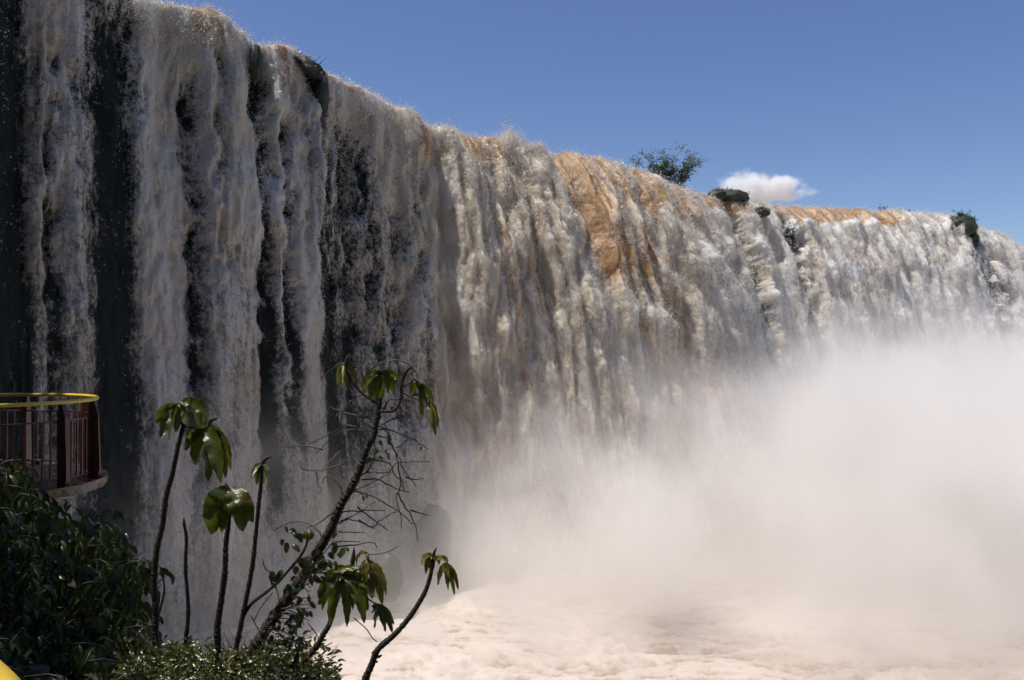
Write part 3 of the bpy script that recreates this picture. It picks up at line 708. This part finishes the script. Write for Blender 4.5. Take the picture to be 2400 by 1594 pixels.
def shrub():
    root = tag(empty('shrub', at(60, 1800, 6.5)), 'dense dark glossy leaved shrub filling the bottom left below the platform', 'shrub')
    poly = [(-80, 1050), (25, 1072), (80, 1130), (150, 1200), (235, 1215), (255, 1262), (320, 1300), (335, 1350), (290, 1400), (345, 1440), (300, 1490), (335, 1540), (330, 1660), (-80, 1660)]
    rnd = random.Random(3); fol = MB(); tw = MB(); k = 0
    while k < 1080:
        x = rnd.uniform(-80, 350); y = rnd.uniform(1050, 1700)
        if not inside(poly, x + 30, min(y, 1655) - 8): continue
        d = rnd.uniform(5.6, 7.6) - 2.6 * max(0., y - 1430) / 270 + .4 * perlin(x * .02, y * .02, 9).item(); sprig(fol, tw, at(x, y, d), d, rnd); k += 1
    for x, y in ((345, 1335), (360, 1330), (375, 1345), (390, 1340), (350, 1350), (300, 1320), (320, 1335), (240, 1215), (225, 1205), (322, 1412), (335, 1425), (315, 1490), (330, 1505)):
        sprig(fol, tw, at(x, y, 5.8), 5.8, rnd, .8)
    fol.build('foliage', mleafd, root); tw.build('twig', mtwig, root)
    for x, y in ((0, 1090), (90, 1180), (230, 1230), (300, 1340), (260, 1450), (120, 1300), (180, 1500), (395, 1345)):
        br = MB(); b = at(60 + rnd.uniform(-40, 60), 1800, 6.6); e = at(x, y, rnd.uniform(5.8, 7)); m = b.lerp(e, .5) + Vector((-.1, 0, .25))
        br.tube([Vector(p) for p in spline([tuple(b), tuple(m), tuple(e)], 8)], [.022 - .018 * i / 16 for i in range(17)], 7); br.build('branch', mtwig, root)
    adopt(root)
shrub()

# near bank with ground cover
def bank_z(x, y):
    return EYE - 1.70 - .36 * np.clip(y - 4.3, 0, 99) ** 1.6 * 1.1 - .16 * np.clip(x + 1.3, 0, 9) ** 1.5 * 3 + .10 * fbm(x * 1.3, y * 1.3, 4, 700) + .35 * np.clip(2.6 - y, 0, 2.5) * 0
def bank():
    x = np.linspace(-14, 3.5, 170)[None, :]; y = np.linspace(-6, 9.5, 150)[:, None]
    X = x + 0 * y; Y = y + 0 * x; Z = bank_z(X, Y)
    o = np_mesh('bank', np.stack([X, Y, Z], -1).reshape(-1, 3), grid_faces(*Z.shape), mat_plain('bank_soil', (.015, .014, .008), (.04, .035, .018), .8, 3., .3, .8, .05))
    tag(o, 'steep earth bank under the saplings', kind='structure')
    mb = MB(); rnd = random.Random(11); k = 0
    while k < 9500:
        d = rnd.uniform(3.3, 6.0); px = rnd.uniform(270, 800)
        xx = (px - 1200) / F * d
        z = float(bank_z(np.array([xx]), np.array([d]))[0]); h = rnd.random() ** 1.6 * (.03 + .15 * max(0, .7 + 1.3 * float(perlin(np.array([xx * 2.5]), np.array([d * 2]), 3)[0])))
        if px > 560: h *= 1.0
        p = Vector((xx, d, z + h)); l = rnd.uniform(.018, .05); a = rnd.uniform(-math.pi, math.pi)
        up = rnd.uniform(-.5, .9)
        e = p + Vector((math.cos(a) * l, math.sin(a) * l * .7, l * up))
        lobe(mb, p, p.lerp(e, .5) + Vector((0, 0, l * .25)), e, l * rnd.uniform(.25, .5), rnd.random(), n=4, fold=.2, serr=0); k += 1
    for k in range(420):
        d = rnd.uniform(3.8, 6); px = rnd.uniform(300, 770); xx = (px - 1200) / F * d; z = float(bank_z(np.array([xx]), np.array([d]))[0])
        a = rnd.uniform(-.7, .7); L = rnd.uniform(.08, .26)
        p = Vector((xx, d, z)); mb.tube([p, p + Vector((math.sin(a) * L * .3, 0, L * .6)), p + Vector((math.sin(a) * L * .8, 0, L))], [.002, .0015, .0007], 4)
    t = mb.build('ground_cover', mat_leaf('ground_leaf', (.02, .036, .005), (.085, .085, .012), (.12, .05, .014), .3, .28))
    tag(t, 'low green and reddish creeping plants glistening with water on the bank', 'ground cover', kind='stuff')
bank()

# ------------------------------------------------------------------ viewing platform
mred = mat_plain('dark_red_paint', (.050, .009, .008), (.085, .017, .014), .35, 12.)
myel = mat_plain('yellow_paint', (.62, .42, .035), (.72, .50, .05), .35, 20., .5, .1, .002)
mdeck = mat_plain('wet_deck', (.018, .011, .007), (.045, .029, .018), .25, 9., .6, .5, .01)
def platform():
    c0 = Vector((-7.8, 12.0, 0)); Rr = 1.62; zr = EYE - .70; zd = EYE - 1.86
    root = tag(empty('viewing_platform', (c0.x, c0.y, zd)), 'rounded end of a walkway with dark red railing under a yellow handrail', 'viewing platform')
    def stad(r, n=40, back=5.0):
        """U outline: straight sides running left, round nose to the right"""
        pts = [(c0.x - back, c0.y - r)] + [(c0.x + r * math.cos(a), c0.y + r * math.sin(a)) for a in np.linspace(-math.pi / 2, math.pi / 2, n)] + [(c0.x - back, c0.y + r)]
        return pts
    rail = MB(); rail.tube([Vector((x, y, zr)) for x, y in stad(Rr, 48)], .028, 12); rail.build('handrail', myel, root)
    lower = MB()
    for zz, w_ in ((zr - .26, .014), (zd + .09, .014)): lower.tube([Vector((x, y, zz)) for x, y in stad(Rr - .03, 48)], w_, 6)
    lower.build('rail', mred, root)
    kick = MB(); o1 = stad(Rr - .02, 48)
    vs = [(x, y, zd + .02) for x, y in o1] + [(x, y, zd + .17) for x, y in o1]; k = len(o1); kick.add(vs, [(i, i + 1, k + i + 1, k + i) for i in range(k - 1)])
    # positions along the outline
    L = 2 * 5.0 + math.pi * Rr
    def at_s(s, r):
        if s < 5.0: return Vector((c0.x - 5.0 + s, c0.y - r, 0)), Vector((0, -1, 0))
        s -= 5.0
        if s < math.pi * Rr:
            a = -math.pi / 2 + s / Rr; return Vector((c0.x + r * math.cos(a), c0.y + r * math.sin(a), 0)), Vector((math.cos(a), math.sin(a), 0))
        s -= math.pi * Rr; return Vector((c0.x - s, c0.y + r, 0)), Vector((0, 1, 0))
    a_post = [-5.4, -3.9, -2.4, -1.1, .15, 1.25, 2.3, 3.4, 4.7, 6.1]
    mid = 5.0 + math.pi * Rr / 2
    posts = [-5.5, -4.1, -2.75, -1.55, -.45, .35, 1.5, 2.7, 4.1, 5.5]
    for s0 in posts:
        p, n = at_s(mid + s0, Rr + .0); t = Vector((-n.y, n.x, 0))
        m = MB(); prof = [(-.02, zd - .12), (.07, zd - .02), (.10, zd + .12), (.07, zd + .95), (.015, zr - .03), (-.045, zr - .03), (-.06, zr - .12), (-.06, zd - .12)]
        vs = [p + n * a + t * .035 + Vector((0, 0, z)) for a, z in prof] + [p + n * a - t * .035 + Vector((0, 0, z)) for a, z in prof]; k = len(prof)
        m.add(vs, [tuple(range(k)), tuple(range(k, 2 * k))[::-1]] + [(i, k + i, k + (i + 1) % k, (i + 1) % k) for i in range(k)]); m.build('post', mred, root, smooth=False)
    s = .3
    while s < L - .3:
        if min(abs(s - mid - q) for q in posts) > .07:
            p, n = at_s(s, Rr - .03); m = MB(); m.box(p + Vector((0, 0, (zr - .26 + zd + .09) / 2)), (.022, .022, zr - .35 - zd), math.atan2(n.y, n.x)); m.build('baluster', mred, root, smooth=False)
        s += .125
    deck = MB(); out = stad(Rr + .16, 48); k = len(out)
    vs = [(x, y, zd + random.uniform(-.006, .006)) for x, y in out] + [(x + random.uniform(-.03, .03), y + random.uniform(-.03, .03), zd - .13) for x, y in stad(Rr + .14, 48)] 
    fs = [tuple(range(k))] + [(i, k + i, k + i + 1, i + 1) for i in range(k - 1)] + [tuple(range(k, 2 * k))[::-1]]
    deck.add(vs, fs); deck.build('deck', mdeck, root, smooth=False)
    un = MB(); st_ = stad(Rr + .02, 48); us = [(x, y, zd - .135) for x, y in st_] + [(c0.x - 1.1 + (x - c0.x) * .25, c0.y + (y - c0.y) * .35, zd - 1.1) for x, y in st_]
    un.add(us, [(i, k + i, k + i + 1, i + 1) for i in range(k - 1)] + [tuple(range(k, 2 * k))[::-1]]); un.build('underside', mrock, root)
    col_ = MB(); col_.tube([Vector((c0.x - 1.4, c0.y, -1)), Vector((c0.x - 1.4, c0.y, zd - 1.0))], .42, 16); col_.build('support_column', mrock, root)
    # small green notice on the far rail
    p, n = at_s(mid + 2.0, Rr - .10); sg = MB(); q = at(135, 982, 13.1)
    sg.box(q, (.17, .02, .12)); sgo = sg.build('notice', mat_plain('dark_green_enamel', (.01, .05, .03), (.015, .065, .04), .4), root, smooth=False)
    ln = MB()
    for j, wd in ((.025, .10), (0., .12), (-.025, .08)): ln.box(q + Vector((0, -.013, j)), (wd, .003, .007))
    ln.build('notice_lettering', mat_plain('pale_paint', (.25, .35, .3), (.3, .4, .35), .5), sgo, smooth=False)
    adopt(root)
platform()
# yellow rail of the near walkway, cut by the corner of the frame
def near_rail():
    root = tag(empty('handrail', at(-60, 1600, .95)), 'yellow painted round handrail close by in the bottom left corner', 'handrail')
    m = MB(); m.tube([at(-700, 1420, 1.6), at(-300, 1480, 1.2), at(-110, 1580, 1.0), at(-45, 1655, .9), at(5, 1790, .8), at(80, 2100, .65)], .042, 24); m.build('rail', myel, root)
    adopt(root)
near_rail()

# ------------------------------------------------------------------ things on the crest
mgrass = mat_leaf('crest_grass', (.03, .055, .012), (.07, .10, .025), (.05, .05, .02), .5, .3)
def blob_rock(name, c, dims, seed, label, cat, grass=0, rz=0., group=None, twig=0, moss=.8):
    bm_u, bm_v = 26, 16
    th = np.linspace(0, 2 * np.pi, bm_u, endpoint=False)[None, :]; ph = np.linspace(.02, np.pi - .02, bm_v)[:, None]
    x = np.sin(ph) * np.cos(th); y = np.sin(ph) * np.sin(th); z = np.cos(ph) + 0 * th
    r = 1 + .36 * fbm(x * 1.7 + seed, y * 1.7 + z * 1.3, 4, 800 + seed) - .12 * np.abs(fbm(x * 3, z * 3 + y, 3, 820 + seed))
    V = np.stack([x * r * dims[0], y * r * dims[1], z * r * dims[2]], -1)
    ca, sa = math.cos(rz), math.sin(rz); V = np.stack([V[..., 0] * ca - V[..., 1] * sa, V[..., 0] * sa + V[..., 1] * ca, V[..., 2]], -1)
    i = np.arange(bm_v - 1)[:, None] * bm_u; j = np.arange(bm_u)[None]; jn = (j + 1) % bm_u
    Fc = np.stack([i + j, i + bm_u + j, i + bm_u + jn, i + jn], -1).reshape(-1, 4)
    root = tag(empty(name, tuple(c)), label, cat, group)
    o = np_mesh('stone', V.reshape(-1, 3), Fc, mossy, root)
    if grass:
        m = MB(); rnd = random.Random(seed); Vf = V.reshape(-1, 3); top = Vf[Vf[:, 2] > dims[2] * .15]
        for _ in range(grass):
            p = Vector(top[rnd.randrange(len(top))]) + Vector((rnd.gauss(0, .12), rnd.gauss(0, .12), -.05)); a = rnd.uniform(0, 6.28); l = rnd.uniform(.25, .85)
            e = p + Vector((math.cos(a) * l * .7, math.sin(a) * l * .7, l * rnd.uniform(.0, .6)))
            lobe(m, p, p.lerp(e, .5) + Vector((0, 0, l * .35)), e, .09, rnd.random(), n=4, serr=0)
        m.build('grass', mgrass, root)
    if twig:
        m = MB(); rnd = random.Random(seed + 50)
        for _ in range(twig):
            p = Vector((rnd.uniform(-.3, .4) * dims[0], 0, dims[2] * .8)); a = rnd.uniform(-.2, 1.3); l = rnd.uniform(.8, 1.7)
            m.tube([p, p + Vector((math.sin(a) * l * .5, 0, math.cos(a) * l * .4)), p + Vector((math.sin(a) * l, .1, math.cos(a) * l * .75))], [.02, .015, .008], 4)
        m.build('twig', mtwig, root)
    return root
mossy = mat_rock('mossy_rock', (.010, .011, .009), (.05, .045, .035), .35, .6)
def crest_pt(px, py, dd=0.):
    d = float(np.interp(px, pxs, D)) + dd; return at(px, py, d)
RG = 'rocks standing out of the water along the crest'
blob_rock('rock', crest_pt(600, 150, -.6), (.42, .5, 1.3), 1, 'narrow dark mossy rock rib on the crest near the left, splitting the water', 'rock', group=RG)
rk2 = blob_rock('rock', crest_pt(722, 158, -.8), (1.25, .8, .42), 2, 'black sloping boulder with bare twigs and grass on the crest left of centre', 'rock', 30, group=RG, twig=5); rk2.rotation_euler = (0, .75, 0)
blob_rock('rock', crest_pt(757, 222, -.9), (.38, .6, 1.5), 3, 'black wet rock slab running down just below the boulder with twigs', 'rock', group=RG)
blob_rock('rock', crest_pt(1712, 463, -2.4), (2.3, 1.3, .9), 4, 'long rounded mossy boulder on the crest under the small cloud', 'rock', 90, .2, group=RG)
blob_rock('rock', crest_pt(1682, 457, -1.5), (1.1, .8, .65), 5, 'small mossy stone just left of the long mossy boulder', 'rock', 60, group=RG)
blob_rock('rock', crest_pt(1783, 499, -5.), (1.2, .7, .5), 6, 'low flat rock with a grass tuft just below the crest', 'rock', 120, group=RG)
blob_rock('rock', crest_pt(2252, 530, -3.5), (2.5, 1.5, 1.5), 7, 'large grass covered hump at the right end of the crest', 'rock', 420, .1, group=RG)
blob_rock('rock', crest_pt(2228, 562, -4.6), (.6, .6, 1.7), 8, 'grassy rock tongue hanging down left of the large grassy hump', 'rock', 130, group=RG)
blob_rock('rock', crest_pt(2284, 568, -4.6), (.6, .6, 1.7), 9, 'grassy rock tongue hanging down right of the large grassy hump', 'rock', 130, group=RG)
blob_rock('rock', at(1018, 1262, 60), (1.35, 1.1, 2.5), 12, 'dark boulder looming through the mist at the foot of the falls', 'rock')
blob_rock('rock', at(905, 1355, 54), (1.1, 1.0, 1.6), 13, 'fainter boulder in the shadowed mist left of the dark boulder', 'rock')
def bushy(name, base, h, w, nst, nleaf, lsz, seed, label, cat, group=None):
    root = tag(empty(name, tuple(base)), label, cat, group); rnd = random.Random(seed); tips = []
    tr = MB()
    for k in range(nst):
        a = (k + .5) / nst * 2 - 1 + rnd.uniform(-.15, .15); l = h * rnd.uniform(.65, 1.) * (1 - .25 * abs(a))
        p = Vector((0, 0, -.1)); pts = [p]; 
        for i in range(1, 6):
            t = i / 5; pts.append(Vector((a * w * .5 * t ** 1.1 + rnd.gauss(0, .03) * w, rnd.uniform(-1, 1) * w * .25 * t, l * (t ** .9))))
        tr.tube(pts, [.03 * h * (1 - i / 5.5) * .35 + .008 for i in range(6)], 5)
        for i in range(1, 6):
            for q in range(3):
                b = pts[i]; e = b + Vector((rnd.gauss(a * .3, .5), rnd.gauss(0, .4), rnd.uniform(0, .6))) * h * .17
                tr.tube([b, b.lerp(e, .5) + Vector((0, 0, .03 * h)), e], [.012, .01, .005], 4); tips += [b.lerp(e, s_) for s_ in (.5, .8, 1)]
    tr.build('trunk', mtwig, root)
    m = MB(); low = [t for t in tips if t.z < h * .62] * 3
    for _ in range(nleaf):
        c_ = rnd.choice(tips + low) + Vector([rnd.gauss(0, .035 * h) for _ in range(3)])
        a = rnd.uniform(0, 6.28); l = lsz * rnd.uniform(.6, 1.3); e = c_ + Vector((math.cos(a) * l, math.sin(a) * l, rnd.uniform(-.6, .5) * l))
        lobe(m, c_, c_.lerp(e, .5) + Vector((0, 0, l * .1)), e, l * .5, rnd.random(), n=3, serr=0)
    m.build('crown', mgrass, root); return root
bushy('tree', crest_pt(1573, 458, 6), 6.0, 8.2, 12, 4200, .26, 21, 'small open branched leafy tree standing behind the crest against blue sky', 'tree')
BG = 'small bushes on the far crest'
bushy('bush', crest_pt(2068, 500, 2), 1.5, 1.8, 4, 110, .22, 22, 'sparse spindly little bush on the far crest, left of the rounder one', 'bush', BG)
bushy('bush', crest_pt(2112, 503, 2), .9, 3.2, 6, 420, .22, 23, 'low rounded little bush on the far crest, right of the spindly one', 'bush', BG)
bushy('bush', crest_pt(2255, 512, 0), 1.5, 3.6, 6, 160, .22, 24, 'few thin leafy shoots rising from the large grassy hump', 'bush', BG)

# unseen tree added left of and above the view to shade the foreground
def added_canopy():
    root = tag(empty('tree', (-12.5, 3, 14)), 'unseen tall tree added so its crown shades the platform and bank', 'tree'); rnd = random.Random(77)
    tr = MB(); tr.tube([Vector(p) for p in spline([(-12.5, 3, 12), (-12.2, 3.3, 18), (-11, 4.5, 22.5), (-10, 5.5, 24.8), (-8.5, 6, 25.3)], 5)], [.34 - .3 * i / 20 for i in range(21)], 9)
    tr.tube([Vector(p) for p in spline([(-12.1, 3.5, 19), (-11.5, 7, 24), (-10.5, 12, 26.5)], 5)], [.2 - .17 * i / 10 for i in range(11)], 8); tr.build('trunk', mtwig, root)
    m = MB(); k = 0
    while k < 9000:
        v = Vector((rnd.uniform(-1, 1), rnd.uniform(-1, 1), rnd.uniform(-1, 1)))
        if v.length > 1: continue
        c_, r_ = (Vector((-10.3, 5, 25)), (4.9, 6, 1.9)) if k % 5 < 3 else (Vector((-11, 12, 27.2)), (5.5, 5, 2.0))
        p = c_ + Vector((v.x * r_[0], v.y * r_[1], v.z * r_[2])); k += 1
        if fbm(np.array([p.x * .5]), np.array([p.y * .5]), 2, 900)[0] > .03: continue
        a = rnd.uniform(0, 6.28); l = rnd.uniform(.22, .42); e = p + Vector((math.cos(a) * l, math.sin(a) * l, rnd.uniform(-.5, .1) * l))
        lobe(m, p, p.lerp(e, .5) + Vector((0, 0, l * .15)), e, l * .5, rnd.random(), Vector((0, 0, 1)), n=3, serr=0)
    m.build('crown', mleafd, root); adopt(root)
added_canopy()

# ------------------------------------------------------------------ cloud
def cloud():
    t = NT('cloud'); pos = t.node('ShaderNodeTexCoord').outputs['Object']
    n = t.noise(pos, .035, 5, .6, .3)
    ln = t.node('ShaderNodeVectorMath', operation='LENGTH')
    def ell(cx, cz, rx, rz_):
        v = t.node('ShaderNodeVectorMath', operation='ADD'); t.l.new(pos, v.inputs[0]); v.inputs[1].default_value = (-cx, 0, -cz)
        l_ = t.node('ShaderNodeVectorMath', operation='LENGTH'); t.l.new(t.vmul(v.outputs[0], (1 / rx, 1 / 34, 1 / rz_)), l_.inputs[0]); return t.math('SUBTRACT', 1., l_.outputs['Value'])
    m = t.math('MAXIMUM', ell(-20, 4, 56, 32), t.math('MAXIMUM', ell(32, 0, 50, 26), ell(0, -12, 112, 18)))
    d = t.math('ADD', m, t.math('MULTIPLY', t.math('SUBTRACT', n, .55), 1.5))
    d = t.math('MULTIPLY', t.maprange(d, .0, .55), .075)
    pv = t.node('ShaderNodeVolumePrincipled'); pv.inputs['Color'].default_value = (1, 1, 1, 1); t.l.new(d, pv.inputs['Density']); t.l.new(pv.outputs[0], t.out.inputs['Volume'])
    b = MB(); b.box((0, 0, 0), (236, 80, 80)); o = b.build('cloud', t.m, smooth=False); o.location = at(1782, 440, 1500)
    tag(o, 'single small white cloud low in the blue sky above the crest', 'cloud')
cloud()

# ------------------------------------------------------------------ light
S = Vector((-14, -3.8, 36.5)).normalized()
el = math.asin(S.z); az = math.atan2(S.x, S.y)
w = bpy.data.worlds.new('World'); scene.world = w; w.use_nodes = True
nt = w.node_tree; bg = nt.nodes['Background']
sky = nt.nodes.new('ShaderNodeTexSky'); sky.sky_type = 'NISHITA'; sky.sun_disc = False
sky.sun_elevation = el; sky.sun_rotation = az; sky.air_density = 1.0; sky.dust_density = .1; sky.ozone_density = 5.0
hs = nt.nodes.new('ShaderNodeHueSaturation'); hs.inputs['Saturation'].default_value = 1.04; hs.inputs['Hue'].default_value = .512
nt.links.new(sky.outputs[0], hs.inputs['Color']); nt.links.new(hs.outputs[0], bg.inputs[0]); bg.inputs[1].default_value = .10
sl = bpy.data.lights.new('sun', 'SUN'); sl.energy = 5; sl.angle = R(.5); sl.color = (1, .95, .88)
so = bpy.data.objects.new('sun', sl); col.objects.link(so); so.rotation_euler = S.to_track_quat('Z', 'Y').to_euler()

scene.view_settings.view_transform = 'Standard'; scene.view_settings.look = 'None'; scene.view_settings.gamma = 1; scene.view_settings.exposure = .12
c = scene.cycles
c.use_denoising = True; c.denoiser = 'OPENIMAGEDENOISE'
c.max_bounces = 8; c.diffuse_bounces = 3; c.glossy_bounces = 2; c.volume_bounces = 4; c.transparent_max_bounces = 16; c.transmission_bounces = 2
c.use_adaptive_sampling = True; c.adaptive_threshold = .035; c.adaptive_min_samples = 24
c.volume_step_rate = .22; c.volume_max_steps = 48; c.sample_clamp_indirect = 4
c.caustics_reflective = False; c.caustics_refractive = False
